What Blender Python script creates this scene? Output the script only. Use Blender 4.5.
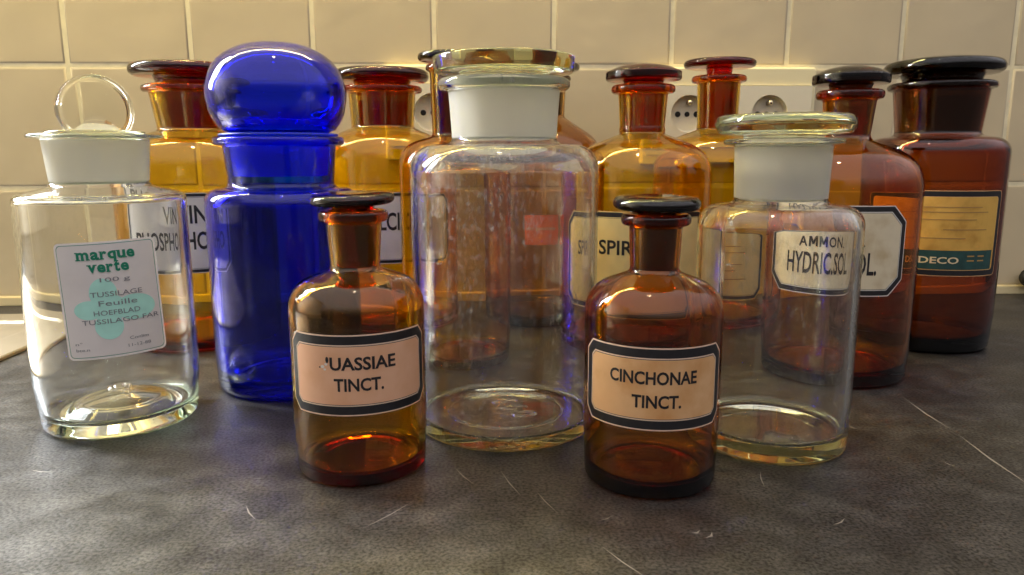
import bpy, bmesh, math, random
from mathutils import Vector, Matrix
random.seed(7)
sc = bpy.context.scene
for o in list(bpy.data.objects):
    bpy.data.objects.remove(o)
COL = sc.collection
R_ = math.radians

# ------------------------------------------------------------------ camera
cam_d = bpy.data.cameras.new('camera')
cam = bpy.data.objects.new('camera', cam_d)
COL.objects.link(cam)
sc.camera = cam
CAM = Vector((0.0, -0.8388, 0.1628))
yaw, pit, rol = R_(-2.65), R_(10.04), R_(-0.18)
fw = Vector((-math.sin(yaw) * math.cos(pit), math.cos(yaw) * math.cos(pit), -math.sin(pit)))
rt = Vector((math.cos(yaw), math.sin(yaw), 0))
up = rt.cross(fw)
r2 = math.cos(rol) * rt + math.sin(rol) * up
u2 = -math.sin(rol) * rt + math.cos(rol) * up
m = Matrix((r2, u2, -fw)).transposed().to_4x4()
m.translation = CAM
cam.matrix_world = m
cam_d.sensor_width = 36.0
cam_d.lens = 740.0 / 1024.0 * 36.0
cam_d.clip_start = 0.02

# ------------------------------------------------------------------ world, lights, exposure
W = bpy.data.worlds.new('world')
sc.world = W
W.use_nodes = True
bg = W.node_tree.nodes['Background']
# the rest of the room: pale ceiling above, dim furniture and floor below
wn = W.node_tree
wtc = wn.nodes.new('ShaderNodeTexCoord')
wsp = wn.nodes.new('ShaderNodeSeparateXYZ')
wn.links.new(wtc.outputs['Generated'], wsp.inputs[0])
wrp = wn.nodes.new('ShaderNodeValToRGB')
we = wrp.color_ramp.elements
we[0].position, we[0].color = 0.0, (0.10, 0.085, 0.08, 1)
we[1].position, we[1].color = 1.0, (1.15, 1.10, 1.15, 1)
wx = we.new(0.18)
wx.color = (0.20, 0.185, 0.185, 1)
wx = we.new(0.50)
wx.color = (1.0, 0.96, 1.0, 1)
wn.links.new(wsp.outputs[2], wrp.inputs[0])
wn.links.new(wrp.outputs[0], bg.inputs[0])
bg.inputs[1].default_value = 1.1


def area(name, loc, target, sx, sy, power, col):
    l = bpy.data.lights.new(name, 'AREA')
    l.shape = 'RECTANGLE'
    l.size, l.size_y = sx, sy
    l.energy = power
    l.color = col
    o = bpy.data.objects.new(name, l)
    COL.objects.link(o)
    o.location = loc
    o.rotation_euler = (Vector(target) - Vector(loc)).to_track_quat('-Z', 'Y').to_euler()
    return o


# daylight in the two panes of the window over the sink, left of the frame in the back wall
for k, xx in enumerate((-1.31, -0.99)):
    area('window_daylight', (xx, 0.03, 0.65), (xx + 0.15, -1.0, 0.45), 0.29, 0.70, 50.0, (0.86, 0.92, 1.0))
# strip lamp under the wall cupboards, above the tiles
area('cupboard_strip_lamp', (-0.32, -0.10, 0.86), (-0.30, -0.30, 0.0), 1.20, 0.025, 11.0, (1.0, 0.79, 0.22))
# ceiling lamp
cl = bpy.data.lights.new('ceiling_lamp', 'POINT')
cl.energy = 22.0
cl.color = (1.0, 0.80, 0.52)
cl.shadow_soft_size = 0.055
clo = bpy.data.objects.new('ceiling_lamp', cl)
COL.objects.link(clo)
clo.location = (-0.10, -0.62, 1.95)

sc.view_settings.view_transform = 'Standard'
sc.view_settings.look = 'None'
sc.view_settings.gamma = 1.0
sc.view_settings.use_curve_mapping = False
sc.view_settings.exposure = 0.08
cy = sc.cycles
cy.max_bounces = 40
cy.transmission_bounces = 40
cy.glossy_bounces = 12
cy.diffuse_bounces = 4
cy.transparent_max_bounces = 24
cy.caustics_refractive = True
cy.caustics_reflective = False
cy.sample_clamp_indirect = 12.0
cy.blur_glossy = 0.4
cy.use_denoising = True


# ------------------------------------------------------------------ materials
def new_mat(name):
    mt = bpy.data.materials.new(name)
    mt.use_nodes = True
    nt = mt.node_tree
    nt.nodes.clear()
    out = nt.nodes.new('ShaderNodeOutputMaterial')
    return mt, nt, out


def N(nt, typ, **kw):
    n = nt.nodes.new(typ)
    for k, v in kw.items():
        if k.startswith('i_'):
            key = k[2:]
            key = int(key) if key.isdigit() else key
            n.inputs[key].default_value = v
        else:
            setattr(n, k, v)
    return n


def L(nt, a, b):
    nt.links.new(a, b)


def ramp(nt, src, stops):
    r = N(nt, 'ShaderNodeValToRGB')
    e = r.color_ramp.elements
    e[0].position, e[0].color = stops[0][0], (*stops[0][1], 1)
    e[1].position, e[1].color = stops[-1][0], (*stops[-1][1], 1)
    for p, c in stops[1:-1]:
        x = e.new(p)
        x.color = (*c, 1)
    L(nt, src, r.inputs[0])
    return r.outputs[0]


def principled(name, col, rough=0.5, metal=0.0, spec=0.5, var=0.0, scale=60.0, bump=0.0):
    mt, nt, out = new_mat(name)
    b = N(nt, 'ShaderNodeBsdfPrincipled')
    b.inputs['Base Color'].default_value = (*col, 1)
    b.inputs['Roughness'].default_value = rough
    b.inputs['Metallic'].default_value = metal
    b.inputs['Specular IOR Level'].default_value = spec
    tc = N(nt, 'ShaderNodeTexCoord')
    nz = N(nt, 'ShaderNodeTexNoise')
    nz.inputs['Scale'].default_value = scale
    nz.inputs['Detail'].default_value = 4
    L(nt, tc.outputs['Object'], nz.inputs['Vector'])
    if var:
        lo = tuple(c * (1 - var) for c in col)
        hi = tuple(min(1, c * (1 + var)) for c in col)
        L(nt, ramp(nt, nz.outputs[0], [(0.3, lo), (0.7, hi)]), b.inputs['Base Color'])
    if bump:
        bp = N(nt, 'ShaderNodeBump')
        bp.inputs['Strength'].default_value = bump
        bp.inputs['Distance'].default_value = 0.001
        L(nt, nz.outputs[0], bp.inputs['Height'])
        L(nt, bp.outputs[0], b.inputs['Normal'])
    L(nt, b.outputs[0], out.inputs[0])
    return mt


def glass(name, sigma, rough=0.0, ior=1.5, dust=0.0, milk=None, wobble=0.0, seed=0.0):
    """real refracting glass; sigma = absorption per metre (r, g, b)"""
    mt, nt, out = new_mat(name)
    g = N(nt, 'ShaderNodeBsdfGlass')
    g.inputs['Color'].default_value = (1, 1, 1, 1)
    g.inputs['Roughness'].default_value = rough
    g.inputs['IOR'].default_value = ior
    surf = g.outputs[0]
    tc = N(nt, 'ShaderNodeTexCoord')
    if wobble:
        nz = N(nt, 'ShaderNodeTexNoise')
        nz.inputs['Scale'].default_value = 28.0
        nz.inputs['Detail'].default_value = 1.5
        L(nt, tc.outputs['Object'], nz.inputs['Vector'])
        bp = N(nt, 'ShaderNodeBump')
        bp.inputs['Strength'].default_value = wobble
        bp.inputs['Distance'].default_value = 0.004
        L(nt, nz.outputs[0], bp.inputs['Height'])
        L(nt, bp.outputs[0], g.inputs['Normal'])
    if milk:
        fac, col = milk
        d = N(nt, 'ShaderNodeBsdfDiffuse')
        d.inputs[0].default_value = (*col, 1)
        t = N(nt, 'ShaderNodeBsdfTranslucent')
        t.inputs[0].default_value = (*col, 1)
        mx0 = N(nt, 'ShaderNodeMixShader')
        mx0.inputs[0].default_value = 0.5
        L(nt, d.outputs[0], mx0.inputs[1])
        L(nt, t.outputs[0], mx0.inputs[2])
        mx = N(nt, 'ShaderNodeMixShader')
        mx.inputs[0].default_value = fac
        L(nt, surf, mx.inputs[1])
        L(nt, mx0.outputs[0], mx.inputs[2])
        surf = mx.outputs[0]
    if dust:
        mp = N(nt, 'ShaderNodeMapping')
        mp.inputs['Location'].default_value = (seed, seed * 0.7, seed * 0.3)
        mp.inputs['Scale'].default_value = (1, 1, 0.55)
        L(nt, tc.outputs['Object'], mp.inputs[0])
        n1 = N(nt, 'ShaderNodeTexNoise')
        n1.inputs['Scale'].default_value = 26.0
        n1.inputs['Detail'].default_value = 3
        n2 = N(nt, 'ShaderNodeTexNoise')
        n2.inputs['Scale'].default_value = 330.0
        n2.inputs['Detail'].default_value = 5
        n2.inputs['Roughness'].default_value = 0.7
        L(nt, mp.outputs[0], n1.inputs['Vector'])
        L(nt, mp.outputs[0], n2.inputs['Vector'])
        a = ramp(nt, n1.outputs[0], [(0.42, (0.15,) * 3), (0.72, (1,) * 3)])
        b = ramp(nt, n2.outputs[0], [(0.53, (0.04,) * 3), (0.70, (1,) * 3)])
        mul = N(nt, 'ShaderNodeMath', operation='MULTIPLY')
        L(nt, a, mul.inputs[0])
        L(nt, b, mul.inputs[1])
        mul2 = N(nt, 'ShaderNodeMath', operation='MULTIPLY')
        mul2.inputs[1].default_value = dust
        L(nt, mul.outputs[0], mul2.inputs[0])
        d = N(nt, 'ShaderNodeBsdfDiffuse')
        d.inputs[0].default_value = (0.72, 0.69, 0.66, 1)
        mx = N(nt, 'ShaderNodeMixShader')
        L(nt, mul2.outputs[0], mx.inputs[0])
        L(nt, surf, mx.inputs[1])
        L(nt, d.outputs[0], mx.inputs[2])
        surf = mx.outputs[0]
    L(nt, surf, out.inputs['Surface'])
    if sigma:
        mxs = max(sigma)
        v = N(nt, 'ShaderNodeVolumeAbsorption')
        v.inputs['Density'].default_value = mxs
        v.inputs['Color'].default_value = (1 - sigma[0] / mxs, 1 - sigma[1] / mxs, 1 - sigma[2] / mxs, 1)
        L(nt, v.outputs[0], out.inputs['Volume'])
    return mt


AM = {
    'gold': (13.0, 95.0, 850.0),
    'small_gold': (50.0, 190.0, 1200.0),
    'small_deep': (105.0, 300.0, 1300.0),
    'brown': (95.0, 235.0, 900.0),
    'amber': (42.0, 150.0, 850.0),
    'mid': (34.0, 180.0, 850.0),
    'deep': (42.0, 200.0, 850.0),
    'dark': (185.0, 470.0, 950.0),
}
GL = {}
for k, s in AM.items():
    GL[k] = glass('amber_glass_' + k, s, wobble=0.05)
    GL[k + '_plug'] = glass('amber_ground_glass_' + k, (s[0] * 1.2 + 20.0, s[1] * 1.35, s[2]), rough=0.22,
                            milk=(0.05, (0.55, 0.14, 0.02)))
    GL[k + '_lid'] = glass('amber_lid_glass_' + k, tuple(min(x, 260.0) * 2.4 for x in s))
GL['clear'] = glass('clear_glass', (6.0, 3.0, 7.0), dust=0.10, wobble=0.06, seed=1.0)
GL['dusty'] = glass('dusty_clear_glass', (4.5, 3.0, 8.0), dust=0.62, wobble=0.05, seed=3.3)
GL['dusty2'] = glass('hazy_clear_glass', (4.5, 3.6, 10.0), dust=0.26, wobble=0.05, seed=8.1)
GL['lidclear'] = glass('clear_lid_glass', (4.0, 3.0, 9.0))
GL['frost'] = glass('frosted_ground_glass', None, rough=0.45, milk=(0.82, (0.96, 0.94, 0.82)))
GL['frostneck'] = glass('frosted_neck_glass', None, rough=0.08, milk=(0.64, (0.92, 0.90, 0.81)))
GL['blue'] = glass('cobalt_glass', (4000.0, 700.0, 4.0), wobble=0.05, milk=(0.015, (0.0, 0.04, 1.0)))
GL['bluefrost'] = glass('cobalt_ground_glass', (900.0, 400.0, 6.0), rough=0.3, milk=(0.22, (0.25, 0.38, 0.95)))


def paper(name, col, var=0.10, stain=None):
    mt, nt, out = new_mat(name)
    tc = N(nt, 'ShaderNodeTexCoord')
    nz = N(nt, 'ShaderNodeTexNoise')
    nz.inputs['Scale'].default_value = 55.0
    nz.inputs['Detail'].default_value = 5
    L(nt, tc.outputs['Object'], nz.inputs['Vector'])
    lo = stain or tuple(c * (1 - 2.2 * var) for c in col)
    c = ramp(nt, nz.outputs[0], [(0.28, lo), (0.52, col), (0.8, tuple(min(1, x * (1 + var)) for x in col))])
    d = N(nt, 'ShaderNodeBsdfPrincipled')
    d.inputs['Roughness'].default_value = 0.55
    d.inputs['Specular IOR Level'].default_value = 0.3
    L(nt, c, d.inputs['Base Color'])
    t = N(nt, 'ShaderNodeBsdfTranslucent')
    L(nt, c, t.inputs[0])
    mx = N(nt, 'ShaderNodeMixShader')
    mx.inputs[0].default_value = 0.15
    L(nt, d.outputs[0], mx.inputs[1])
    L(nt, t.outputs[0], mx.inputs[2])
    L(nt, mx.outputs[0], out.inputs[0])
    return mt


PAPER = {
    'peach': paper('peach_label_paper', (0.82, 0.48, 0.30), 0.06, (0.76, 0.41, 0.23)),
    'tan': paper('tan_label_paper', (0.78, 0.47, 0.23), 0.07, (0.66, 0.33, 0.12)),
    'rim': paper('label_edge_paper', (0.82, 0.60, 0.45), 0.04),
    'cream': paper('cream_label_paper', (0.82, 0.64, 0.28), 0.05),
    'pale': paper('pale_label_paper', (0.80, 0.76, 0.70), 0.05),
    'aged': paper('aged_label_paper', (0.78, 0.68, 0.48), 0.09, (0.60, 0.46, 0.26)),
    'ochre': paper('ochre_label_paper', (0.74, 0.45, 0.10), 0.12, (0.52, 0.27, 0.05)),
    'red': paper('red_label_paper', (0.88, 0.17, 0.05), 0.10),
    'white': paper('sticker_paper', (0.82, 0.77, 0.74), 0.03),
}
INK = principled('black_ink', (0.012, 0.011, 0.013), 0.45, var=0.3, scale=300)
INKS = principled('thin_border_ink', (0.05, 0.045, 0.045), 0.5)
GREY = principled('typed_grey_ink', (0.20, 0.20, 0.22), 0.6)
GREEN = principled('dark_green_ink', (0.004, 0.20, 0.115), 0.5)
MINT = principled('mint_green_ink', (0.40, 0.74, 0.64), 0.6, var=0.08, scale=120)
TEAL = principled('dark_teal_ink', (0.015, 0.06, 0.055), 0.5, var=0.2, scale=150)
CREAMINK = principled('cream_ink', (0.75, 0.62, 0.38), 0.5)
BROWNINK = principled('faded_brown_ink', (0.42, 0.24, 0.07), 0.6)


# ------------------------------------------------------------------ object helpers
def link(name, me, mats, parent=None):
    o = bpy.data.objects.new(name, me)
    COL.objects.link(o)
    for x in mats:
        me.materials.append(x)
    if parent:
        o.parent = parent
    return o


def bm_obj(name, bm, mats, parent=None, smooth=False):
    me = bpy.data.meshes.new(name)
    bmesh.ops.recalc_face_normals(bm, faces=bm.faces)
    bm.to_mesh(me)
    bm.free()
    if smooth:
        for p in me.polygons:
            p.use_smooth = True
    return link(name, me, mats, parent)


def tag(o, label, cat, group=None):
    o['label'] = label
    o['category'] = cat
    if group:
        o['group'] = group
    return o


def thing(name, label, cat, loc, group=None):
    o = bpy.data.objects.new(name, None)
    o.empty_display_size = 0.02
    COL.objects.link(o)
    o.location = loc
    return tag(o, label, cat, group)


def structure(o):
    o['kind'] = 'structure'
    return o


def fillet(pts):
    """pts: (r, z[, radius]) polyline -> polyline with rounded corners"""
    out = []
    n = len(pts)
    for i, p in enumerate(pts):
        P = Vector(p[:2])
        fr = p[2] if len(p) > 2 else 0.0
        if fr <= 0 or i in (0, n - 1):
            out.append(P)
            continue
        A, B = Vector(pts[i - 1][:2]), Vector(pts[i + 1][:2])
        a, b = (A - P), (B - P)
        la, lb = a.length, b.length
        a.normalize()
        b.normalize()
        ang = a.angle(b)
        if ang > math.pi - 0.02:
            out.append(P)
            continue
        t = fr / math.tan(ang / 2)
        t = min(t, la * 0.495, lb * 0.495)
        fr = t * math.tan(ang / 2)
        bis = (a + b).normalized()
        Cc = P + bis * (fr / math.sin(ang / 2))
        s = (P + a * t) - Cc
        e = (P + b * t) - Cc
        tot = s.angle(e)
        steps = max(3, int(tot / 0.16))
        sgn = 1 if (s.x * e.y - s.y * e.x) > 0 else -1
        for k in range(steps + 1):
            th = sgn * tot * k / steps
            out.append(Cc + Vector((s.x * math.cos(th) - s.y * math.sin(th), s.x * math.sin(th) + s.y * math.cos(th))))
    return out


def lathe(prof, seg=96, bm=None, maxstep=0.012):
    bm = bm or bmesh.new()
    # subdivide long straight runs so that smooth shading stays true
    pr = [prof[0]]
    for q in prof[1:]:
        d = (q - pr[-1]).length
        k = max(1, int(d / maxstep))
        a = pr[-1].copy()
        for j in range(1, k + 1):
            pr.append(a.lerp(q, j / k))
    rings = []
    for p in pr:
        r = max(p.x, 0.0)
        if r < 1e-6:
            rings.append([bm.verts.new((0, 0, p.y))])
        else:
            rings.append([bm.verts.new((r * math.cos(2 * math.pi * k / seg), r * math.sin(2 * math.pi * k / seg), p.y))
                          for k in range(seg)])
    for a, b in zip(rings, rings[1:]):
        if len(a) == 1 and len(b) == 1:
            continue
        for k in range(seg):
            j = (k + 1) % seg
            if len(a) == 1:
                bm.faces.new((a[0], b[j], b[k]))
            elif len(b) == 1:
                bm.faces.new((a[k], a[j], b[0]))
            else:
                bm.faces.new((a[k], a[j], b[j], b[k]))
    return bm


def box(bm, x0, x1, y0, y1, z0, z1):
    vs = [bm.verts.new((x, y, z)) for x in (x0, x1) for y in (y0, y1) for z in (z0, z1)]
    fs = []
    for f in ((0, 1, 3, 2), (4, 6, 7, 5), (0, 4, 5, 1), (2, 3, 7, 6), (0, 2, 6, 4), (1, 5, 7, 3)):
        fs.append(bm.faces.new([vs[i] for i in f]))
    return vs, fs


def tube(bm, pts, rad, seg=10, cap=True):
    pts = [Vector(p) for p in pts]
    rings = []
    prev = None
    for i, p in enumerate(pts):
        d = (pts[min(i + 1, len(pts) - 1)] - pts[max(i - 1, 0)]).normalized()
        ref = prev if prev is not None else (Vector((0, 0, 1)) if abs(d.z) < 0.9 else Vector((1, 0, 0)))
        x = (ref - d * ref.dot(d)).normalized()
        prev = x
        y = d.cross(x)
        rings.append([bm.verts.new(p + rad * (x * math.cos(2 * math.pi * k / seg) + y * math.sin(2 * math.pi * k / seg)))
                      for k in range(seg)])
    for a, b in zip(rings, rings[1:]):
        for k in range(seg):
            j = (k + 1) % seg
            bm.faces.new((a[k], a[j], b[j], b[k]))
    if cap:
        bm.faces.new(rings[0][::-1])
        bm.faces.new(rings[-1])


# ------------------------------------------------------------------ lettering
def text_mesh(s, bold=0.0, fit=None, sx=None, serif=0.0):
    """2-D triangles of a line of text, lower-left at 0,0, fitted to fit=(width, height)"""
    cu = bpy.data.curves.new('lettering', 'FONT')
    cu.body = s
    cu.size = 1.0
    cu.offset = bold
    cu.resolution_u = 3
    o = bpy.data.objects.new('lettering', cu)
    COL.objects.link(o)
    dg = bpy.context.evaluated_depsgraph_get()
    dg.update()
    me = bpy.data.meshes.new_from_object(o.evaluated_get(dg))
    vs = [(v.co.x, v.co.y) for v in me.vertices]
    fs = [tuple(p.vertices) for p in me.polygons]
    bpy.data.objects.remove(o)
    bpy.data.curves.remove(cu)
    bpy.data.meshes.remove(me)
    if not vs:
        return [], []
    x0 = min(v[0] for v in vs)
    x1 = max(v[0] for v in vs)
    y0 = min(v[1] for v in vs)
    y1 = max(v[1] for v in vs)
    w, h = fit
    kx = w / (x1 - x0)
    ky = h / (y1 - y0)
    return [((a - x0) * kx, (b - y0) * ky) for a, b in vs], fs


class LabelMesh:
    """a paper label wrapped round a cylinder of radius r; u to the viewer's right, v up (metres)"""

    def __init__(self, r, z0, a0, tilt=0.0):
        self.bm = bmesh.new()
        self.r, self.z0, self.a0, self.tilt = r, z0, a0, tilt
        self.mats = []

    def mi(self, mat):
        if mat not in self.mats:
            self.mats.append(mat)
        return self.mats.index(mat)

    def pt(self, u, v, layer):
        c, s = math.cos(self.tilt), math.sin(self.tilt)
        u, v = u * c - v * s, u * s + v * c
        rr = self.r + 0.00012 + 0.00007 * layer
        a = self.a0 + u / self.r
        return self.bm.verts.new((rr * math.cos(a), rr * math.sin(a), self.z0 + v))

    def shape(self, hw, hh, cut, layer, mat, round_=False, cu=0.0, cv=0.0, n=40):
        """rectangle with cut (or rounded) corners"""
        us = sorted(set([hw * (2 * i / n - 1) for i in range(n + 1)] + [hw - cut, cut - hw]
                        + [s * (hw - cut * (1 - math.sin(k * math.pi / 16))) for s in (1, -1) for k in range(8)]))
        cols = []
        for u in us:
            e = max(0.0, abs(u) - (hw - cut))
            if round_:
                d = cut - math.sqrt(max(0, cut * cut - e * e))
            else:
                d = e
            t = max(hh - d, 1e-5)
            cols.append((self.pt(cu + u, cv - t, layer), self.pt(cu + u, cv + t, layer)))
        k = self.mi(mat)
        for a, b in zip(cols, cols[1:]):
            f = self.bm.faces.new((a[0], b[0], b[1], a[1]))
            f.material_index = k

    def blob(self, cu, cv, ru, rv, layer, mat, n=28):
        k = self.mi(mat)
        cols = []
        for i in range(n + 1):
            x = -math.cos(math.pi * i / n)
            y = math.sqrt(max(0.0, 1 - x * x)) + 1e-4
            cols.append((self.pt(cu + ru * x, cv - rv * y, layer), self.pt(cu + ru * x, cv + rv * y, layer)))
        for a, b in zip(cols, cols[1:]):
            f = self.bm.faces.new((a[0], b[0], b[1], a[1]))
            f.material_index = k

    def frame(self, hw, hh, cut, th, layer, mat, under, round_=False):
        self.shape(hw, hh, cut, layer, mat, round_)
        self.shape(hw - th, hh - th, max(cut - th * 0.55, 0.0003), layer + 1, under, round_)

    def text(self, s, u, v, w, h, mat, layer=6, bold=0.0, shear=0.0):
        vs, fs = text_mesh(s, bold, (w, h))
        k = self.mi(mat)
        vv = [self.pt(u + a + shear * b, v + b, layer) for a, b in vs]
        for f in fs:
            try:
                q = self.bm.faces.new([vv[i] for i in f])
                q.material_index = k
            except ValueError:
                pass

    def bar(self, u0, u1, v0, v1, mat, layer=6):
        k = self.mi(mat)
        n = max(1, int(abs(u1 - u0) / 0.003))
        c = [(self.pt(u0 + (u1 - u0) * i / n, v0, layer), self.pt(u0 + (u1 - u0) * i / n, v1, layer)) for i in range(n + 1)]
        for a, b in zip(c, c[1:]):
            f = self.bm.faces.new((a[0], b[0], b[1], a[1]))
            f.material_index = k

    def done(self, parent, name='label', label=None):
        me = bpy.data.meshes.new(name)
        for f in self.bm.faces:
            f.normal_update()
        # every face looks outwards
        for f in self.bm.faces:
            c = f.calc_center_median()
            if f.normal.x * c.x + f.normal.y * c.y < 0:
                f.normal_flip()
        self.bm.to_mesh(me)
        self.bm.free()
        o = link(name, me, self.mats, parent)
        if label:
            o['label'] = label
        return o


def facing(x, y):
    """direction from a bottle at x, y to the viewer's place"""
    return math.atan2(CAM.y - y, CAM.x - x)


# ------------------------------------------------------------------ glassware
def vessel(parent, mat, R, Rb, corner, zc, zn, rnb, rnt, zr, rr, zt, t=0.003, tb=0.006, fs=0.016, fn=0.004,
           punt=0.0, bc=0.006, bead=0.0, name='glass_body', tn=0.0018, frosted=False):
    """thick-walled bottle: R body radius, Rb base radius, (corner, zc) outer corner of the shoulder,
    zn/rnb neck foot, rnt neck top, zr..zt lip of radius rr"""
    lip = (zt - zr)
    o = [(0, punt + 0.0006), (Rb * 0.55, punt * 0.55 + 0.0006, 0.01), (Rb - bc * 1.2, 0.0, 0.003), (Rb, 0.0, bc), (R, max(0.030, bc * 2)),
         (corner, zc, fs), (rnb, zn, fn)]
    if bead:
        o += [(rnb + bead * 0.2, zn + 0.003), (rnb, zn + 0.006, 0.002)]
    o += [(rnt, zr, 0.0015), (rr, zr + 0.0008, lip * 0.4), (rr, zt, lip * 0.4)]
    rit = rnt - tn
    rib = rnb - tn
    i = [(rit + 0.0012, zt, 0.001), (rit, zt - 0.002, 0.001), (rib, zn - t * 0.4, fn), (corner - t, zc - t, max(fs - t, 0.002)),
         (R - t, max(0.030, bc * 2)), (Rb - t, tb, bc * 0.9), (Rb * 0.55, tb + punt * 0.6, 0.01), (0, tb + punt)]
    ob = bm_obj(name, lathe(fillet(o + i)), [mat] + ([GL['frostneck']] if frosted else []), parent, smooth=True)
    if frosted:   # the ground, milky part of the neck
        for p in ob.data.polygons:
            c = p.center
            if zn + 0.0035 < c.z < zr - 0.0008 and math.hypot(c.x, c.y) > rnb - 0.0008:
                p.material_index = 1
    return ob, rit, rib


def plug_pts(rt_, rb_, z1, z0, gap=0.0004):
    return [(0, z0 + 0.001), (rb_ - gap - 0.001, z0, 0.001), (rb_ - gap, z0 + 0.002, 0.001), (rt_ - gap, z1)]


BOT = {}


def bottle(key, label, cat, loc, glass_key, R, Rb, zc, zn, rnb, rnt, zr, rr, zt, group=None, plug_z=None, name='apothecary_bottle', **kw):
    root = thing(name, label, cat, (loc[0], loc[1], 0.0), group)
    body, rit, rib = vessel(root, GL[glass_key], R, Rb, kw.pop('corner', R), zc, zn, rnb, rnt, zr, rr, zt, **kw)
    BOT[key] = dict(root=root, body=body, rit=rit, rib=rib, zn=zn, zt=zt, zr=zr, R=R, a=facing(*loc), loc=loc, glass=glass_key)
    return BOT[key]


def amber_stopper(b, kind, rl, z0, z1, rs=None, tilt=(0, 0), neck_gap=0.0):
    """lid disc of radius rl between z0 and z1 on a short stem; ground plug below inside the neck"""
    g = b['glass']
    zt, zn = b['zt'], b['zn']
    rs = rs or b['rit'] * 0.94
    if kind == 'disc':
        h = z1 - z0
        top = [(rl, z0, h * 0.48), (rl, z1 - h * 0.12, h * 0.45), (rl * 0.55, z1 - h * 0.02, 0.01), (0, z1 - h * 0.10)]
    elif kind == 'dome':
        h = z1 - z0
        e = z0 + h * 0.50
        top = [(rl, z0, 0.0015), (rl, e, 0.0015), (rl * 0.72, z0 + h * 0.80, 0.02), (rl * 0.36, z0 + h * 0.97, 0.02), (0, z1)]
    else:  # pillow
        h = z1 - z0
        top = [(rl, z0, h * 0.45), (rl, z0 + h * 0.72, h * 0.5), (rl * 0.6, z1 - h * 0.04, 0.02), (0, z1)]
    prof = [(0, zt - 0.0006), (rs * 0.9, zt - 0.0006, 0.001), (rs * 0.93, (zt + z0) / 2, 0.002), (rs * 0.98, z0, 0.0015)] + top
    s = bm_obj('stopper', lathe(fillet(prof)), [GL[g + '_lid']], b['root'], smooth=True)
    z_low = zn + 0.001
    p = bm_obj('ground_plug', lathe(fillet(plug_pts(b['rit'], b['rib'] + (b['rit'] - b['rib']) * 0.1, zt - 0.002, z_low) + [(b['rit'] * 0.9, zt - 0.0008), (0, zt - 0.0008)])),
               [GL[g + '_plug']], s, smooth=True)
    if tilt != (0, 0):
        s.location = (0, 0, zt)
        s.rotation_euler = (tilt[0], tilt[1], 0)
        for me in (s.data, p.data):
            me.transform(Matrix.Translation((0, 0, -zt)))
    return s


def octagon_label(b, z0, hw, hh, cut, paper_key, rim, ang=0.0, band=0.0032, tilt=0.0):
    lm = LabelMesh(b['R'], z0, b['a'] + ang, tilt)
    lm.shape(hw, hh, cut, 0, PAPER[rim])
    lm.shape(hw - 0.0007, hh - 0.0007, cut - 0.0003, 1, INK)
    q = 0.0007 + band
    lm.shape(hw - q, hh - q, cut - q * 0.5, 2, PAPER[rim])
    lm.shape(hw - q - 0.0006, hh - q - 0.0006, cut - q * 0.5 - 0.0003, 3, INKS)
    lm.shape(hw - q - 0.0009, hh - q - 0.0009, cut - q * 0.5 - 0.0004, 4, PAPER[paper_key])
    return lm


# ================================================================== the setting
TILE = 0.13
X0 = -0.4347


def mat_tile():
    mt, nt, out = new_mat('glazed_beige_tile')
    tc = N(nt, 'ShaderNodeTexCoord')
    n1 = N(nt, 'ShaderNodeTexNoise')
    n1.inputs['Scale'].default_value = 9.0
    n1.inputs['Detail'].default_value = 3
    L(nt, tc.outputs['Object'], n1.inputs['Vector'])
    c = ramp(nt, n1.outputs[0], [(0.3, (0.55, 0.465, 0.31)), (0.7, (0.61, 0.515, 0.345))])
    b = N(nt, 'ShaderNodeBsdfPrincipled')
    b.inputs['Roughness'].default_value = 0.36
    L(nt, c, b.inputs['Base Color'])
    n2 = N(nt, 'ShaderNodeTexNoise')
    n2.inputs['Scale'].default_value = 22.0
    n2.inputs['Detail'].default_value = 2
    L(nt, tc.outputs['Object'], n2.inputs['Vector'])
    bp = N(nt, 'ShaderNodeBump')
    bp.inputs['Strength'].default_value = 0.10
    bp.inputs['Distance'].default_value = 0.01
    L(nt, n2.outputs[0], bp.inputs['Height'])
    L(nt, bp.outputs[0], b.inputs['Normal'])
    L(nt, b.outputs[0], out.inputs[0])
    return mt


TILEM = mat_tile()
GROUT = principled('cream_grout', (0.80, 0.72, 0.48), 0.8, var=0.08, scale=80, bump=0.3)
bm = bmesh.new()
g = 0.0019
WX0, WX1 = X0 - 8 * TILE, X0 - 3 * TILE
for i in range(-9, 10):
    for j in range(0, 10):
        if -8 <= i <= -4 and 2 <= j <= 7:
            continue
        xa, xb = X0 + i * TILE + g, X0 + (i + 1) * TILE - g
        za, zb = j * TILE + g, (j + 1) * TILE - g
        if j == 0:
            za = 0.0105
        xa += random.uniform(-0.0004, 0.0004)
        xb += random.uniform(-0.0004, 0.0004)
        za += random.uniform(-0.0004, 0.0004)
        d = [random.uniform(-0.00028, 0.00028) for _ in range(2)]
        bv = 0.0026
        steps = [(0, 0.0012), (0.0006, 0.0006), (0.0014, 0.0002), (bv, 0.0)]
        rings = []
        for e, dep in steps:
            ring = []
            for (x, z, sx, sz) in ((xa, za, 1, 1), (xb, za, -1, 1), (xb, zb, -1, -1), (xa, zb, 1, -1)):
                tiltd = d[0] * (1 if x > (xa + xb) / 2 else -1) + d[1] * (1 if z > (za + zb) / 2 else -1)
                ring.append(bm.verts.new((x + sx * e, dep + tiltd, z + sz * e)))
            rings.append(ring)
        for a, b_ in zip(rings, rings[1:]):
            for k in range(4):
                f = bm.faces.new((a[k], a[(k + 1) % 4], b_[(k + 1) % 4], b_[k]))
                f.smooth = True
        bm.faces.new(rings[-1])
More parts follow.
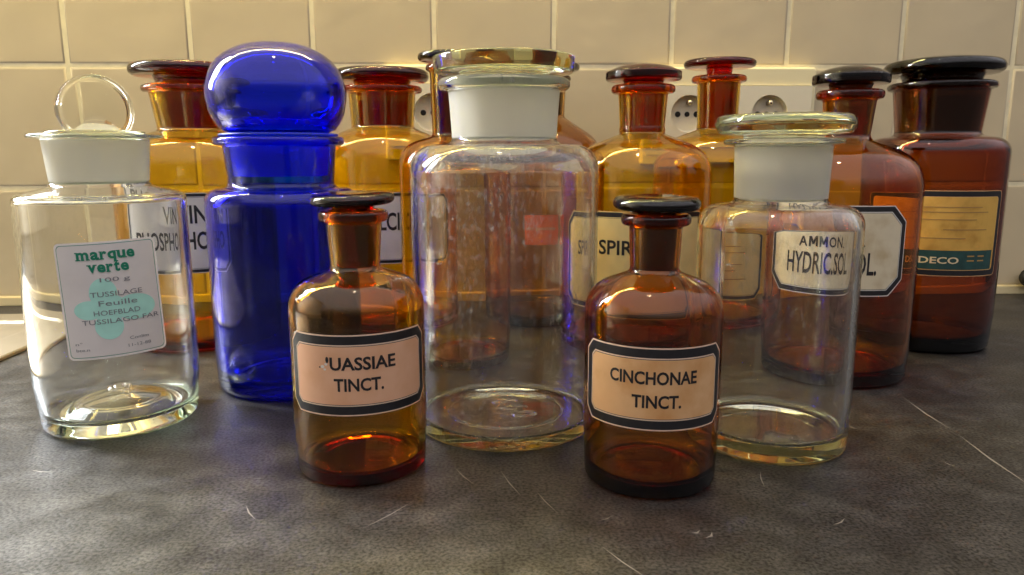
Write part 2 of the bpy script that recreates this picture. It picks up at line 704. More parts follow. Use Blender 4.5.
for (xa, xb, za, zb) in ((X0 - 9 * TILE, WX0, 0.0, 10 * TILE), (WX1, X0 + 10 * TILE, 0.0, 10 * TILE), (WX0, WX1, 0.0, 2 * TILE), (WX0, WX1, 8 * TILE, 10 * TILE)):
    _, fs_ = box(bm, xa, xb, 0.0007, 0.06, za, zb)
    for f in fs_:
        f.material_index = 1
wall = structure(bm_obj('wall_back', bm, [TILEM, GROUT]))

bm = bmesh.new()
box(bm, -1.55, 0.80, -0.0028, 0.0012, 0.0, 0.0100)
bmesh.ops.bevel(bm, geom=[e for e in bm.edges], offset=0.0008, segments=2, affect='EDGES')
structure(bm_obj('trim_1', bm, [principled('cream_sealant', (0.70, 0.60, 0.36), 0.5)]))


def mat_counter():
    mt, nt, out = new_mat('dark_worktop_laminate')
    tc = N(nt, 'ShaderNodeTexCoord')
    n1 = N(nt, 'ShaderNodeTexNoise')
    n1.inputs['Scale'].default_value = 11.0
    n1.inputs['Detail'].default_value = 7
    n1.inputs['Roughness'].default_value = 0.62
    n2 = N(nt, 'ShaderNodeTexNoise')
    n2.inputs['Scale'].default_value = 55.0
    n2.inputs['Detail'].default_value = 6
    n3 = N(nt, 'ShaderNodeTexNoise')
    n3.inputs['Scale'].default_value = 620.0
    n3.inputs['Detail'].default_value = 2
    for n in (n1, n2, n3):
        L(nt, tc.outputs['Object'], n.inputs['Vector'])
    c1 = ramp(nt, n1.outputs[0], [(0.30, (0.010, 0.0088, 0.0083)), (0.50, (0.016, 0.0143, 0.0135)), (0.70, (0.028, 0.0255, 0.0242))])
    c2 = ramp(nt, n2.outputs[0], [(0.35, (0.80,) * 3), (0.55, (1.0,) * 3), (0.74, (1.45,) * 3)])
    c3 = ramp(nt, n3.outputs[0], [(0.32, (0.50,) * 3), (0.68, (1.6,) * 3)])
    m1 = N(nt, 'ShaderNodeMix', data_type='RGBA', blend_type='MULTIPLY')
    m1.inputs[0].default_value = 1.0
    L(nt, c1, m1.inputs[6])
    L(nt, c2, m1.inputs[7])
    m2 = N(nt, 'ShaderNodeMix', data_type='RGBA', blend_type='MULTIPLY')
    m2.inputs[0].default_value = 1.0
    L(nt, m1.outputs[2], m2.inputs[6])
    L(nt, c3, m2.inputs[7])
    b = N(nt, 'ShaderNodeBsdfPrincipled')
    L(nt, m2.outputs[2], b.inputs['Base Color'])
    sp1 = ramp(nt, n2.outputs[0], [(0.36, (0.48,) * 3), (0.52, (0.66,) * 3), (0.72, (1.0,) * 3)])
    sp2 = ramp(nt, n3.outputs[0], [(0.34, (0.35,) * 3), (0.66, (1.0,) * 3)])
    sp3 = ramp(nt, n1.outputs[0], [(0.30, (0.80,) * 3), (0.66, (1.0,) * 3)])
    q1 = N(nt, 'ShaderNodeMath', operation='MULTIPLY')
    L(nt, sp1, q1.inputs[0])
    L(nt, sp2, q1.inputs[1])
    q2 = N(nt, 'ShaderNodeMath', operation='MULTIPLY')
    L(nt, q1.outputs[0], q2.inputs[0])
    L(nt, sp3, q2.inputs[1])
    q3 = N(nt, 'ShaderNodeMath', operation='MULTIPLY')
    q3.inputs[1].default_value = 1.40
    L(nt, q2.outputs[0], q3.inputs[0])
    L(nt, q3.outputs[0], b.inputs['Specular IOR Level'])
    rr = ramp(nt, n2.outputs[0], [(0.3, (0.42,) * 3), (0.7, (0.52,) * 3)])
    L(nt, rr, b.inputs['Roughness'])
    bp = N(nt, 'ShaderNodeBump')
    bp.inputs['Strength'].default_value = 0.25
    bp.inputs['Distance'].default_value = 0.0004
    L(nt, n3.outputs[0], bp.inputs['Height'])
    L(nt, bp.outputs[0], b.inputs['Normal'])
    L(nt, b.outputs[0], out.inputs[0])
    return mt


bm = bmesh.new()
box(bm, -1.55, 0.80, -1.00, 0.0, -0.04, 0.0)
SCR = principled('pale_scratch', (0.22, 0.20, 0.18), 0.6)
# scratches and scuffs in the laminate
scr = [((0.2892, -0.3666), (0.2833, -0.4316), 0.0011),
       ((0.2833, -0.4316), (0.2739, -0.5115), 0.0013),
       ((-0.0134, -0.4676), (-0.0028, -0.4888), 0.0006),
       ((0.0104, -0.4714), (0.0201, -0.5034), 0.0006),
       ((0.0270, -0.4961), (0.0364, -0.5226), 0.0005),
       ((0.0505, -0.5501), (0.0656, -0.5773), 0.0006),
       ((-0.2383, -0.4580), (-0.2231, -0.4614), 0.0010),
       ((-0.2274, -0.4343), (-0.2174, -0.4291), 0.0007),
       ((-0.1115, -0.5048), (-0.1024, -0.5200), 0.0008),
       ((-0.0536, -0.5318), (-0.0316, -0.5038), 0.0007),
       ((0.1573, -0.5384), (0.1658, -0.5323), 0.0009),
       ((0.2255, -0.4168), (0.2282, -0.4237), 0.0010),
       ((0.1469, -0.4788), (0.1413, -0.4999), 0.0006),
       ((0.0915, -0.5421), (0.0967, -0.5397), 0.0012),
       ((0.0968, -0.5467), (0.1014, -0.5417), 0.0012),
       ((-0.1733, -0.3363), (-0.1614, -0.3303), 0.0008),
       ((0.2490, -0.4712), (0.2531, -0.4819), 0.0008),
       ((0.0541, -0.5283), (0.0602, -0.5248), 0.0007)]
for a, b_, w in scr:
    a, b_ = Vector((*a, 0.00004)), Vector((*b_, 0.00004))
    nrm = (b_ - a).cross(Vector((0, 0, 1))).normalized() * w * 0.5
    mid = a.lerp(b_, 0.5) + nrm * 2.2
    v = [bm.verts.new(p) for p in (a, mid - nrm, b_, mid + nrm)]
    f = bm.faces.new(v)
    f.material_index = 1
top = bm_obj('kitchen_worktop', bm, [mat_counter(), SCR])
tag(top, 'dark grey scuffed laminate worktop under all the bottles', 'worktop')

bm = bmesh.new()
box(bm, -1.66, -1.602, -1.6, 0.06, 0.0, 1.3)
structure(bm_obj('wall_left', bm, [principled('cream_wall_paint', (0.55, 0.47, 0.34), 0.7)]))
# the window over the sink
bm = bmesh.new()
for (xa, xb, za, zb) in ((WX0, WX0 + 0.03, 0.26, 1.04), (WX1 - 0.03, WX1, 0.26, 1.04), (WX0 + 0.03, WX1 - 0.03, 0.26, 0.285), (WX0 + 0.03, WX1 - 0.03, 1.015, 1.04), (-1.165, -1.135, 0.285, 1.015)):
    box(bm, xa, xb, 0.001, 0.05, za, zb)
structure(bm_obj('window_1', bm, [principled('white_window_paint', (0.75, 0.75, 0.72), 0.4)]))

# ------------------------------------------------------------------ steel sink edge at the far left
STEEL = principled('brushed_steel', (0.46, 0.41, 0.33), 0.46, metal=1.0, var=0.06, scale=40)
root = thing('sink_drainer', 'brushed steel sink drainer edge set in worktop at far left, behind the clear labelled jar', 'sink', (-0.62, -0.30, 0.0))
bm = bmesh.new()


def rrect(x0, x1, y0, y1, rad, z, n=8):
    pts = []
    for cx_, cy_, a0 in ((x1 - rad, y1 - rad, 0), (x0 + rad, y1 - rad, 90), (x0 + rad, y0 + rad, 180), (x1 - rad, y0 + rad, 270)):
        for k in range(n + 1):
            a = R_(a0 + 90 * k / n)
            pts.append((cx_ + rad * math.cos(a), cy_ + rad * math.sin(a), z))
    return pts


loops = [(0.0, 0.0006, 0.030), (0.0006, 0.0026, 0.030), (0.0022, 0.0036, 0.028), (0.036, 0.0036, 0.020), (0.040, 0.0016, 0.018), (0.046, 0.0012, 0.016)]
prev = None
root.location.z = 0.0
for off, z, rad in loops:
    ring = [bm.verts.new(p) for p in rrect(-0.28 + off, 0.232 - off, -0.27 + off, 0.238 - off, rad, z)]
    if prev:
        for k in range(len(ring)):
            j = (k + 1) % len(ring)
            bm.faces.new((prev[k], prev[j], ring[j], ring[k]))
    prev = ring
bm.faces.new(prev)
o = bm_obj('steel_rim', bm, [STEEL], root)
bm = bmesh.new()
for k in range(5):
    y = 0.13 - k * 0.05
    tube(bm, [(-0.20, y, 0.0020), (0.15, y, 0.0020)], 0.0014, 8)
bm_obj('drainer_rib', bm, [STEEL], root, smooth=True)

# ------------------------------------------------------------------ sockets
PLATE = principled('cream_plastic', (0.86, 0.77, 0.48), 0.35)
INSERT = principled('ivory_plastic', (0.80, 0.74, 0.56), 0.35)
BRASS = principled('metal_pin', (0.75, 0.66, 0.48), 0.25, metal=1.0)
HOLE = principled('dark_hole', (0.01, 0.008, 0.006), 0.7)


def socket(label, xs, zc, half_w, half_h):
    cx = sum(xs) / len(xs)
    root = thing('wall_socket', label, 'socket', (cx, 0.0, zc))
    bm = bmesh.new()
    w = half_w + 0.5 * (xs[-1] - xs[0])
    iw, ih = w - 0.0052, half_h - 0.020
    prev = None
    for a_, h_, y_, rr in ((w, half_h, 0.0, 0.004), (w, half_h, -0.0085, 0.004), (w - 0.0006, half_h - 0.0006, -0.0098, 0.0036), (w - 0.002, half_h - 0.002, -0.0105, 0.003),
                           (iw + 0.0006, ih + 0.0006, -0.0105, 0.003), (iw + 0.0006, ih + 0.0006, 0.0, 0.003)):
        ring = [bm.verts.new((p[0], y_, p[1])) for p in rrect(-a_, a_, -h_, h_, rr, 0.0)]
        if prev:
            for k in range(len(ring)):
                j = (k + 1) % len(ring)
                bm.faces.new((prev[k], prev[j], ring[j], ring[k]))
        prev = ring
    bm_obj('frame', bm, [PLATE], root)
    for x in xs:
        lx = x - cx
        bm = bmesh.new()
        # square face with a round recess
        rad = 0.0203
        d0, d1 = -0.0125, -0.0030
        xl = -iw if x == xs[0] else 0.0
        xr = iw if x == xs[-1] else 0.0
        inner, lower, floor_, outer, back = [], [], [], [], []
        angs = [2 * math.pi * k / 48 for k in range(48)]
        angs += [math.atan2(sz, sx - lx) % (2 * math.pi) for sx in (xl, xr) for sz in (ih, -ih)]
        angs = sorted(angs)
        n = len(angs)
        for k in range(n):
            a = angs[k]
            ca, sa = math.cos(a), math.sin(a)
            inner.append(bm.verts.new((lx + rad * ca, d0, rad * sa)))
            lower.append(bm.verts.new((lx + rad * 0.97 * ca, d1 - 0.0006, rad * 0.97 * sa)))
            floor_.append(bm.verts.new((lx + rad * 0.90 * ca, d1, rad * 0.90 * sa)))
            t1 = ((xr - lx) if ca > 0 else (xl - lx)) / ca if abs(ca) > 1e-6 else 9
            t2 = ih / abs(sa) if abs(sa) > 1e-6 else 9
            t = min(t1, t2)
            outer.append(bm.verts.new((lx + t * ca, d0, t * sa)))
            back.append(bm.verts.new((lx + t * ca, -0.0010, t * sa)))
        for k in range(n):
            j = (k + 1) % n
            for a_, b_ in ((back, outer), (outer, inner), (inner, lower), (lower, floor_)):
                bm.faces.new((a_[k], a_[j], b_[j], b_[k]))
        bm.faces.new(floor_)
        ins = bm_obj('socket_insert', bm, [INSERT], root)
        for hx in (-0.0105, 0.0, 0.0105):
            bm = bmesh.new()
            rad_h = 0.0031 if hx else 0.0028
            vs = bmesh.ops.create_cone(bm, cap_ends=True, segments=20, radius1=rad_h, radius2=rad_h, depth=0.001)['verts']
            bmesh.ops.rotate(bm, verts=vs, cent=(0, 0, 0), matrix=Matrix.Rotation(R_(90), 3, 'X'))
            bmesh.ops.translate(bm, verts=vs, vec=(lx + hx, -0.0031, 0))
            bm_obj('contact_hole' if hx else 'screw_hole', bm, [HOLE], ins)
        bm = bmesh.new()
        pr = fillet([(0, 0), (0.0026, 0.0), (0.0026, 0.0095, 0.002), (0, 0.0112)])
        lathe(pr, 20, bm)
        bmesh.ops.rotate(bm, verts=bm.verts, cent=(0, 0, 0), matrix=Matrix.Rotation(R_(90), 3, 'X'))
        bmesh.ops.translate(bm, verts=bm.verts, vec=(lx + 0.0010, -0.0028, 0.0122))
        bm_obj('earth_pin', bm, [BRASS], ins, smooth=True)
    return root


socket('cream double wall socket on the tiles behind the narrow-necked amber bottles at right', [0.2345, 0.3245], 0.2085, 0.0515, 0.050)
socket('cream wall socket on the tiles, just left of the neck of the large clear jar', [-0.0475], 0.2103, 0.0515, 0.050)

# black cable end at the right edge
bm = bmesh.new()
tube(bm, [(0.78, -0.014, 0.018), (0.72, -0.014, 0.021), (0.68, -0.013, 0.022), (0.655, -0.013, 0.0215), (0.6405, -0.013, 0.021), (0.6365, -0.013, 0.021)], 0.0095, 14)
bmesh.ops.bevel(bm, geom=[e for e in bm.edges if all(v.co.x < 0.637 for v in e.verts)], offset=0.003, segments=3, affect='EDGES')
o = bm_obj('power_plug', bm, [principled('black_rubber', (0.012, 0.012, 0.013), 0.5)], smooth=True)
tag(o, 'rounded end of a black plug at the right edge, just above worktop by the wall', 'plug')

# ================================================================== the bottles
# --- clear jar with flat shoulder, front left
b = bottle('A', 'clear glass jar with white and green sticker and round disc handle, front left', 'jar', (-0.2268, -0.3771), 'clear',
           R=0.0468, Rb=0.0440, zc=0.1415, zn=0.1466, rnb=0.0266, rnt=0.0288, zr=0.1735, rr=0.0362, zt=0.1763, fs=0.005, fn=0.003,
           t=0.0030, tb=0.005, punt=0.015, bc=0.008, tn=0.0012, frosted=True, name='storage_jar')
zt = b['zt']
st = bm_obj('stopper', lathe(fillet([(0, 0.1742), (b['rit'] - 0.0005, 0.1742, 0.0004), (0.0268, 0.1772, 0.001), (0.0262, 0.1782, 0.001), (0, 0.1786)])),
            [GL['lidclear']], b['root'], smooth=True)
bm_obj('ground_plug', lathe(fillet([(0, 0.1475), (0.021, 0.1475, 0.002), (b['rib'] - 0.0005, 0.1495, 0.002), (b['rit'] - 0.0005, 0.1738, 0.0004), (0, 0.1738)])),
       [GL['frost']], st, smooth=True)
# disc handle standing on edge
bm = lathe(fillet([(0, -0.0036), (0.0180, -0.0034, 0.003), (0.0195, -0.0042, 0.0010), (0.0206, -0.0042, 0.0018), (0.0206, 0.0042, 0.0018), (0.0195, 0.0042, 0.0010), (0.0180, 0.0034, 0.003), (0, 0.0036)]), 72)
bmesh.ops.rotate(bm, verts=bm.verts, cent=(0, 0, 0), matrix=Matrix.Rotation(R_(90), 3, 'X'))
bmesh.ops.rotate(bm, verts=bm.verts, cent=(0, 0, 0), matrix=Matrix.Rotation(b['a'] + R_(90) + R_(16), 3, 'Z'))
bmesh.ops.translate(bm, verts=bm.verts, vec=(0.001, 0, 0.1905))
for v in bm.verts:
    if v.co.z < 0.1785:
        v.co.z = 0.1785 + (v.co.z - 0.1785) * 0.08
bm_obj('handle', bm, [GL['lidclear']], st, smooth=True)
# moulded ring in the pushed-up floor
bm = bmesh.new()
for rad, hz in ((0.0062, 0.0208), (0.0030, 0.0216)):
    tube(bm, [(rad * math.cos(2 * math.pi * k / 28), rad * math.sin(2 * math.pi * k / 28) - 0.002, hz) for k in range(29)], 0.0009, 8, cap=False)
bm_obj('moulded_ring', bm, [GL['lidclear']], b['body'], smooth=True)
# sticker
lm = LabelMesh(0.0468, 0.0840, b['a'], R_(2.0))
KS = 0.90
hw, hh = 0.0264, 0.0332
lm.shape(hw, hh, 0.003, 0, PAPER['white'], True)
lm.frame(hw - 0.0012, hh - 0.0012, 0.0025, 0.00035, 1, GREEN, PAPER['white'], True)
for k_, (u, v, a_, c_) in enumerate(((-0.0045, 0.0045, 0.0078, 0.0095), (-0.0135, -0.0055, 0.0085, 0.0060), (0.0125, -0.0060, 0.0120, 0.0082), (-0.0035, -0.0165, 0.0080, 0.0085), (-0.001, -0.005, 0.0085, 0.0085))):
    lm.blob(u * KS, v * KS, a_ * KS, c_ * KS, 2.6 + 0.3 * k_, MINT)
# "marque / verte" in heavy serif letters


def serif_line(lm, s, u, v, adv, xh, mat):
    """bold lower-case line with slab serifs; adv = advance per letter"""
    x = u
    for ch in s:
        wd = {'m': 1.5, 't': 0.72, 'r': 0.80}.get(ch, 1.0) * adv
        h = xh
        vb = v
        if ch == 'q':
            h = xh * 1.38
            vb = v - xh * 0.38
        elif ch == 't':
            h = xh * 1.3
        lm.text(ch, x, vb, wd * 0.88, h, mat, 6, 0.035)
        t = xh * 0.13
        if ch in 'mr':
            lm.bar(x - wd * 0.07, x + wd * (0.30 if ch == 'm' else 0.48), v, v + t, mat, 7)
            lm.bar(x - wd * 0.09, x + wd * 0.12, v + xh - t, v + xh, mat, 7)
        if ch == 'm':
            lm.bar(x + wd * 0.34, x + wd * 0.56, v, v + t, mat, 7)
            lm.bar(x + wd * 0.68, x + wd * 0.96, v, v + t, mat, 7)
        if ch == 'u':
            lm.bar(x - wd * 0.10, x + wd * 0.1, v + xh - t, v + xh, mat, 7)
            lm.bar(x + wd * 0.8, x + wd * 1.0, v, v + t, mat, 7)
        if ch == 'q':
            lm.bar(x + wd * 0.55, x + wd * 1.02, vb, vb + t, mat, 7)
        if ch == 'v':
            lm.bar(x - wd * 0.10, x + wd * 0.36, v + xh - t, v + xh, mat, 7)
            lm.bar(x + wd * 0.56, x + wd * 1.0, v + xh - t, v + xh, mat, 7)
        if ch == 'a':
            lm.bar(x + wd * 0.7, x + wd * 1.0, v, v + t, mat, 7)
        x += wd
    return x


serif_line(lm, 'marque', -0.0148, 0.0232, 0.0047, 0.0046, GREEN)
serif_line(lm, 'verte', -0.0098, 0.0160, 0.0046, 0.0046, GREEN)
lm.text('100 g', -0.0048, 0.0098, 0.0150, 0.0031, GREY)
lm.text('TUSSILAGE', -0.0105, 0.0022, 0.0262, 0.0028, GREY)
lm.text('Feuille', -0.0070, -0.0031, 0.0195, 0.0030, GREY)
lm.text('HOEFBLAD', -0.0100, -0.0084, 0.0235, 0.0028, GREY)
lm.text('TUSSILAGO FAR', -0.0165, -0.0132, 0.0400, 0.0027, GREY)
lm.text('n\u00b0', -0.0215, -0.0246, 0.0036, 0.0017, GREY)
lm.text('bte.n', -0.0215, -0.0282, 0.0070, 0.0017, GREY)
lm.text('Conlim', 0.0062, -0.0240, 0.0100, 0.0018, GREY)
lm.text('11-12-88', 0.0050, -0.0282, 0.0120, 0.0018, GREY)
lm.done(b['root'], 'sticker')

# --- cobalt blue jar with bulb stopper
b = bottle('B', 'cobalt blue glass jar with a big round bulb stopper', 'jar', (-0.1375, -0.3048), 'blue',
           R=0.0520, Rb=0.0508, zc=0.1405, zn=0.1420, rnb=0.0356, rnt=0.0380, zr=0.1705, rr=0.0442, zt=0.1765, fs=0.017, fn=0.004,
           t=0.0036, tb=0.008, punt=0.004, bc=0.010, name='storage_jar')
o_ = [(0, 0.2396), (0.020, 0.2384, 0.03), (0.040, 0.2290, 0.03), (0.0478, 0.2085, 0.022), (0.0445, 0.1900, 0.02), (0.0385, 0.1815, 0.002),
      (0.0345, 0.1800, 0.001)]
i_ = [(0.0345 - 0.001, 0.1792), (0.0345, 0.1845, 0.004), (0.0415, 0.1915, 0.02), (0.0450, 0.2085, 0.02), (0.0370, 0.2262, 0.03), (0.018, 0.2345, 0.03), (0, 0.2356)]
st = bm_obj('stopper', lathe(fillet(o_ + i_)), [GL['blue']], b['root'], smooth=True)
bm_obj('ground_plug', lathe(fillet([(0.0300, 0.1500), (0.0315, 0.1500, 0.0005), (0.0341, 0.1770), (0.0405, 0.1772, 0.001), (0.0400, 0.1788, 0.001), (0.0335, 0.1790), (0.0320, 0.1760), (0.0296, 0.1510), (0.0300, 0.1500)])),
       [GL['bluefrost']], st, smooth=True)

# --- small amber bottles in front
b = bottle('C', 'small amber bottle with peach label reading UASSIAE TINCT.', 'bottle', (-0.0635, -0.4560), 'small_gold',
           R=0.0348, Rb=0.0338, zc=0.0985, zn=0.1062, rnb=0.0126, rnt=0.0141, zr=0.1300, rr=0.0176, zt=0.1362, fs=0.0185, fn=0.003,
           t=0.0022, tb=0.0050, punt=0.002, bc=0.005, group='small amber bottles in front')
amber_stopper(b, 'disc', 0.0213, 0.1392, 0.1452, tilt=(R_(2.0), R_(-1.6)))
lm = octagon_label(b, 0.0585, 0.0408, 0.0203, 0.0052, 'peach', 'rim', ang=R_(0.5), band=0.0042)
lm.text('UASSIAE', -0.0145, 0.0028, 0.0322, 0.0066, INK, 6, 0.026)
lm.text('TINCT.', -0.0128, -0.0078, 0.0240, 0.0066, INK, 6, 0.026)
lm.blob(-0.0158, 0.0080, 0.0008, 0.0016, 6, INK, 12)
for (u, v, a_) in ((-0.0183, 0.0045, 0.0010), (-0.0165, 0.0058, 0.0008), (-0.0172, 0.0032, 0.0007)):
    lm.blob(u, v, a_, a_ * 0.8, 5, PAPER['pale'], 10)
lm.blob(-0.0198, 0.0042, 0.0004, 0.0004, 6, INK, 8)
lm.done(b['root'])

b = bottle('D', 'small amber bottle with tan label reading CINCHONAE TINCT.', 'bottle', (0.0875, -0.4792), 'small_deep',
           R=0.0342, Rb=0.0332, zc=0.0985, zn=0.1068, rnb=0.0120, rnt=0.0130, zr=0.1290, rr=0.0170, zt=0.1352, fs=0.0195, fn=0.003,
           t=0.0023, tb=0.0055, punt=0.003, bc=0.006, group='small amber bottles in front')
amber_stopper(b, 'disc', 0.0212, 0.1372, 0.1438, tilt=(R_(2.4), R_(0.3)))
lm = octagon_label(b, 0.0560, 0.0395, 0.0200, 0.0052, 'tan', 'rim', ang=R_(2.2), band=0.0042)
lm.text('CINCHONAE', -0.0213, 0.0024, 0.0420, 0.0064, INK, 6, 0.026)
lm.text('TINCT.', -0.0100, -0.0090, 0.0230, 0.0064, INK, 6, 0.026)
lm.done(b['root'])

# --- big clear jar in the middle
b = bottle('E', 'large dusty clear glass jar with a flat disc stopper between the two small amber bottles', 'jar', (0.0163, -0.3946), 'dusty',
           R=0.0556, Rb=0.0548, zc=0.1685, zn=0.1702, rnb=0.0304, rnt=0.0324, zr=0.2000, rr=0.0384, zt=0.2068, fs=0.0205, fn=0.004,
           t=0.0034, tb=0.0065, punt=0.0008, bc=0.004, tn=0.0014, frosted=True, name='storage_jar')
lidp = [(0, 0.2072), (0.0262, 0.2072, 0.001), (0.0272, 0.2082, 0.001), (0.0255, 0.2094, 0.0008), (0.0270, 0.2104), (0.0405, 0.2102, 0.0012), (0.0412, 0.2192, 0.0012), (0.020, 0.2197, 0.01), (0, 0.2197)]
st = bm_obj('stopper', lathe(fillet(lidp)), [GL['lidclear']], b['root'], smooth=True)
bm_obj('ground_plug', lathe(fillet(plug_pts(b['rit'], b['rib'], 0.2050, 0.1705) + [(0.0262, 0.2064, 0.001), (0, 0.2066)])), [GL['frost']], st, smooth=True)
# moulded ring and marks in the floor
bm = bmesh.new()
tube(bm, [(0.0355 * math.cos(2 * math.pi * k / 64), 0.0355 * math.sin(2 * math.pi * k / 64), 0.0072) for k in range(65)], 0.0009, 8, cap=False)
for (x, y, a_, c_) in ((0.000, 0.012, 0.0075, 0.0030), (0.005, 0.000, 0.0080, 0.0032), (0.011, -0.012, 0.0072, 0.0036)):
    tube(bm, [(x + a_ * math.cos(2 * math.pi * k / 24), y + c_ * math.sin(2 * math.pi * k / 24) + 0.15 * a_ * math.cos(2 * math.pi * k / 24), 0.0075) for k in range(20 if y > -0.01 else 25)], 0.0008, 8, cap=False)
bm_obj('moulded_mark', bm, [GL['lidclear']], b['body'], smooth=True)

# --- clear jar front right
b = bottle('F', 'clear glass jar with thick base and rounded disc stopper, front right', 'jar', (0.1678, -0.4334), 'dusty2',
           R=0.0440, Rb=0.0433, zc=0.1350, zn=0.1372, rnb=0.0246, rnt=0.0256, zr=0.1682, rr=0.0316, zt=0.1718, fs=0.0200, fn=0.003,
           t=0.0032, tb=0.0095, punt=0.001, bc=0.005, tn=0.0012, frosted=True, name='storage_jar')
lidp = [(0, 0.1716), (0.0212, 0.1716, 0.001), (0.0212, 0.1738), (0.0346, 0.1745, 0.003), (0.0370, 0.1795, 0.004), (0.0348, 0.1848, 0.003), (0.0300, 0.1838, 0.003), (0, 0.1842)]
st = bm_obj('stopper', lathe(fillet(lidp)), [GL['lidclear']], b['root'], smooth=True)
bm_obj('ground_plug', lathe(fillet(plug_pts(b['rit'], b['rib'], 0.1695, 0.1380) + [(0.0212, 0.1708, 0.001), (0, 0.1710)])), [GL['frost']], st, smooth=True)

# --- amber bottles of the back row
BACK = 'amber bottles of the back row'
b = bottle('G', 'wide-necked amber jar with white label reading VIN PHOSPHO, between clear jar and blue jar', 'jar', (-0.2510, -0.1582), 'gold',
           R=0.0662, Rb=0.0640, zc=0.1745, zn=0.1860, rnb=0.0276, rnt=0.0328, zr=0.2180, rr=0.0385, zt=0.2240, fs=0.026, fn=0.003,
           t=0.0027, tb=0.007, punt=0.003, bc=0.008, group=BACK, name='apothecary_jar')
amber_stopper(b, 'disc', 0.0475, 0.2320, 0.2425)
lm = octagon_label(b, 0.1015, 0.0365, 0.0330, 0.0080, 'pale', 'pale', ang=R_(-19.0), band=0.0024)
lm.text('VIN', 0.0050, 0.0080, 0.0235, 0.0150, INK, 6, 0.02)
lm.text('PHOSPHO', -0.0270, -0.0135, 0.0560, 0.0150, INK, 6, 0.02)
lm.done(b['root'])

b = bottle('N', 'wide-necked amber jar with white label reading LCI, behind the blue jar', 'jar', (-0.0905, -0.1000), 'gold',
           R=0.0605, Rb=0.0590, zc=0.1775, zn=0.1905, rnb=0.0298, rnt=0.0320, zr=0.2230, rr=0.0385, zt=0.2290, fs=0.026, fn=0.003,
           t=0.0027, tb=0.007, punt=0.003, bc=0.008, group=BACK, name='apothecary_jar')
amber_stopper(b, 'disc', 0.0455, 0.2335, 0.2455)
lm = octagon_label(b, 0.0985, 0.0500, 0.0325, 0.0080, 'pale', 'pale', ang=R_(0.0), band=0.0026)
lm.text('LCI', -0.0058, -0.0020, 0.0180, 0.0165, INK, 6, 0.02)
lm.done(b['root'])

b = bottle('H', 'narrow amber bottle right behind the large clear jar, its neck left of that stopper', 'bottle', (-0.0170, -0.2476), 'amber',
           R=0.0440, Rb=0.0420, zc=0.1705, zn=0.1790, rnb=0.0172, rnt=0.0186, zr=0.2270, rr=0.0215, zt=0.2320, fs=0.022, fn=0.003,
           t=0.0025, tb=0.006, punt=0.002, bc=0.006, group=BACK)
amber_stopper(b, 'disc', 0.0275, 0.2350, 0.2412)

b = bottle('I', 'amber bottle with small red label, farther back by the wall behind the large clear jar', 'bottle', (0.0665, -0.0900), 'brown',
           R=0.0590, Rb=0.0570, zc=0.1760, zn=0.2010, rnb=0.0205, rnt=0.0218, zr=0.2345, rr=0.0268, zt=0.2400, fs=0.034, fn=0.004,
           t=0.0027, tb=0.007, punt=0.003, bc=0.008, group=BACK)
amber_stopper(b, 'disc', 0.0352, 0.2450, 0.2525)
lm = LabelMesh(0.0590, 0.0950, b['a'] + R_(5), 0)
lm.shape(0.0200, 0.0140, 0.0005, 0, PAPER['red'])
lm.text('m.pscies', -0.0170, -0.0010, 0.0330, 0.0042, CREAMINK, 2)
lm.done(b['root'], label='red label')

b = bottle('J', 'amber bottle with cream label reading SPIR, domed stopper, behind the small CINCHONAE bottle', 'bottle', (0.1432, -0.1900), 'gold',
           R=0.0605, Rb=0.0585, zc=0.1660, zn=0.1818, rnb=0.0192, rnt=0.0210, zr=0.2150, rr=0.0272, zt=0.2225, fs=0.030, fn=0.003,
           t=0.0026, tb=0.007, punt=0.003, bc=0.008, group=BACK, bead=0.004)
amber_stopper(b, 'dome', 0.0322, 0.2265, 0.2400)
lm = octagon_label(b, 0.0790, 0.0600, 0.0395, 0.0095, 'cream', 'cream', ang=R_(5.0), band=0.0040)
lm.text('SPIR', -0.0395, 0.0040, 0.0300, 0.0122, INK, 6, 0.02)
lm.done(b['root'])

b = bottle('K', 'amber bottle with thin flat stopper standing before the double wall socket', 'bottle', (0.2362, -0.1050), 'gold',
           R=0.0600, Rb=0.0580, zc=0.1740, zn=0.1880, rnb=0.0192, rnt=0.0206, zr=0.2325, rr=0.0262, zt=0.2390, fs=0.032, fn=0.005,
           t=0.0027, tb=0.007, punt=0.003, bc=0.008, group=BACK, bead=0.003)
amber_stopper(b, 'disc', 0.0343, 0.2468, 0.2545, rs=0.0130)
lm = octagon_label(b, 0.0650, 0.0480, 0.0350, 0.0080, 'cream', 'cream', band=0.0030)
for v, u0, u1 in ((0.016, -0.020, 0.018), (0.010, -0.026, 0.024), (-0.002, -0.022, 0.020), (-0.008, -0.018, 0.012), (-0.016, -0.024, 0.026)):
    lm.bar(u0, u1, v, v + 0.0009, BROWNINK)
lm.done(b['root'])

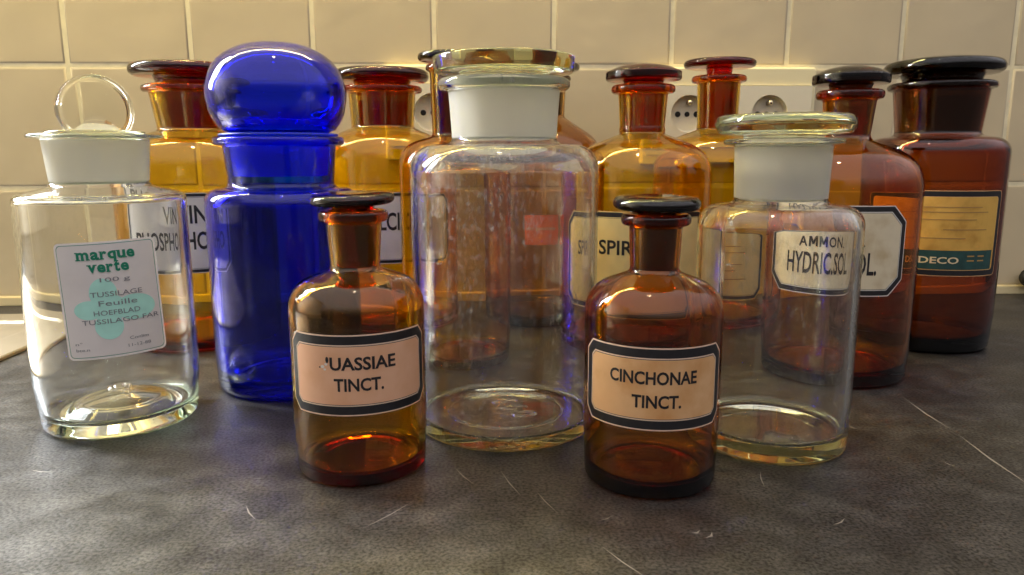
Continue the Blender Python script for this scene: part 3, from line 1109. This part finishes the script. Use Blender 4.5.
b = bottle('L', 'dark amber bottle with octagonal label reading AMMON. HYDRIC.SOL., domed stopper', 'bottle', (0.2699, -0.2998), 'deep',
           R=0.0532, Rb=0.0512, zc=0.1600, zn=0.1745, rnb=0.0154, rnt=0.0182, zr=0.2020, rr=0.0230, zt=0.2090, fs=0.034, fn=0.005,
           t=0.0027, tb=0.008, punt=0.004, bc=0.008, group=BACK)
amber_stopper(b, 'dome', 0.0262, 0.2130, 0.2260)
lm = octagon_label(b, 0.0985, 0.0495, 0.0310, 0.0110, 'aged', 'pale', ang=R_(-3.0), band=0.0034)
v0 = 0.0030
lm.text('A', -0.0220, v0, 0.0072, 0.0080, INK, 6, 0.025)
for u0 in (-0.0138, -0.0056):   # block capital M
    for k in (0, 1):
        lm.bar(u0 + k * 0.0054, u0 + k * 0.0054 + 0.0016, v0, v0 + 0.0080, INK)
    for k in range(6):
        f0, f1 = k / 6, (k + 1) / 6
        for sgn in (1, -1):
            c = u0 + 0.0035 - sgn * 0.0023 * (1 - (f0 + f1) / 2)
            lm.bar(c - 0.0007, c + 0.0007, v0 + 0.0080 - 0.0048 * f1 - 0.0012, v0 + 0.0080 - 0.0048 * f0, INK, 7)
lm.text('O', 0.0028, v0, 0.0066, 0.0080, INK, 6, 0.02)
lm.text('N', 0.0106, v0, 0.0064, 0.0080, INK, 6, 0.02)
lm.text('.', 0.0180, v0, 0.0014, 0.0014, INK, 6)
lm.text('HYDRIC.SOL.', -0.0310, -0.0165, 0.0590, 0.0158, INK, 6, 0.018)
lm.done(b['root'])

b = bottle('M', 'wide-necked dark amber jar with ochre label and DECO band, rightmost of all', 'jar', (0.3930, -0.2108), 'dark',
           R=0.0550, Rb=0.0532, zc=0.1760, zn=0.1790, rnb=0.0325, rnt=0.0366, zr=0.2165, rr=0.0412, zt=0.2225, fs=0.023, fn=0.004,
           t=0.0029, tb=0.009, punt=0.003, bc=0.008, group=BACK, name='apothecary_jar')
amber_stopper(b, 'pillow', 0.0455, 0.2295, 0.2430)
lm = LabelMesh(0.0550, 0.1005, b['a'] + R_(6.0), 0)
lm.shape(0.0560, 0.0345, 0.0035, 0, PAPER['tan'], True)
lm.shape(0.0554, 0.0339, 0.0032, 1, INK, True)
lm.shape(0.0512, 0.0297, 0.0028, 2, PAPER['tan'], True)
lm.shape(0.0508, 0.0293, 0.0026, 3, PAPER['ochre'], True)
lm.bar(-0.0505, 0.0490, -0.0290, -0.0135, TEAL, 4)
lm.text('DECO', -0.0105, -0.0242, 0.0290, 0.0055, CREAMINK, 6, 0.02)
for k, (u, v) in enumerate(((0.025, -0.0185), (0.025, -0.0222), (0.034, -0.0185), (0.034, -0.0222))):
    lm.bar(u, u + 0.006, v, v + 0.0011, BROWNINK, 6)
for v, u0, u1 in ((0.021, -0.01, 0.034), (0.017, -0.03, 0.040), (0.011, -0.035, 0.030), (0.003, 0.005, 0.040), (-0.004, -0.02, 0.022)):
    lm.bar(u0, u1, v, v + 0.0007, BROWNINK)
lm.done(b['root'])
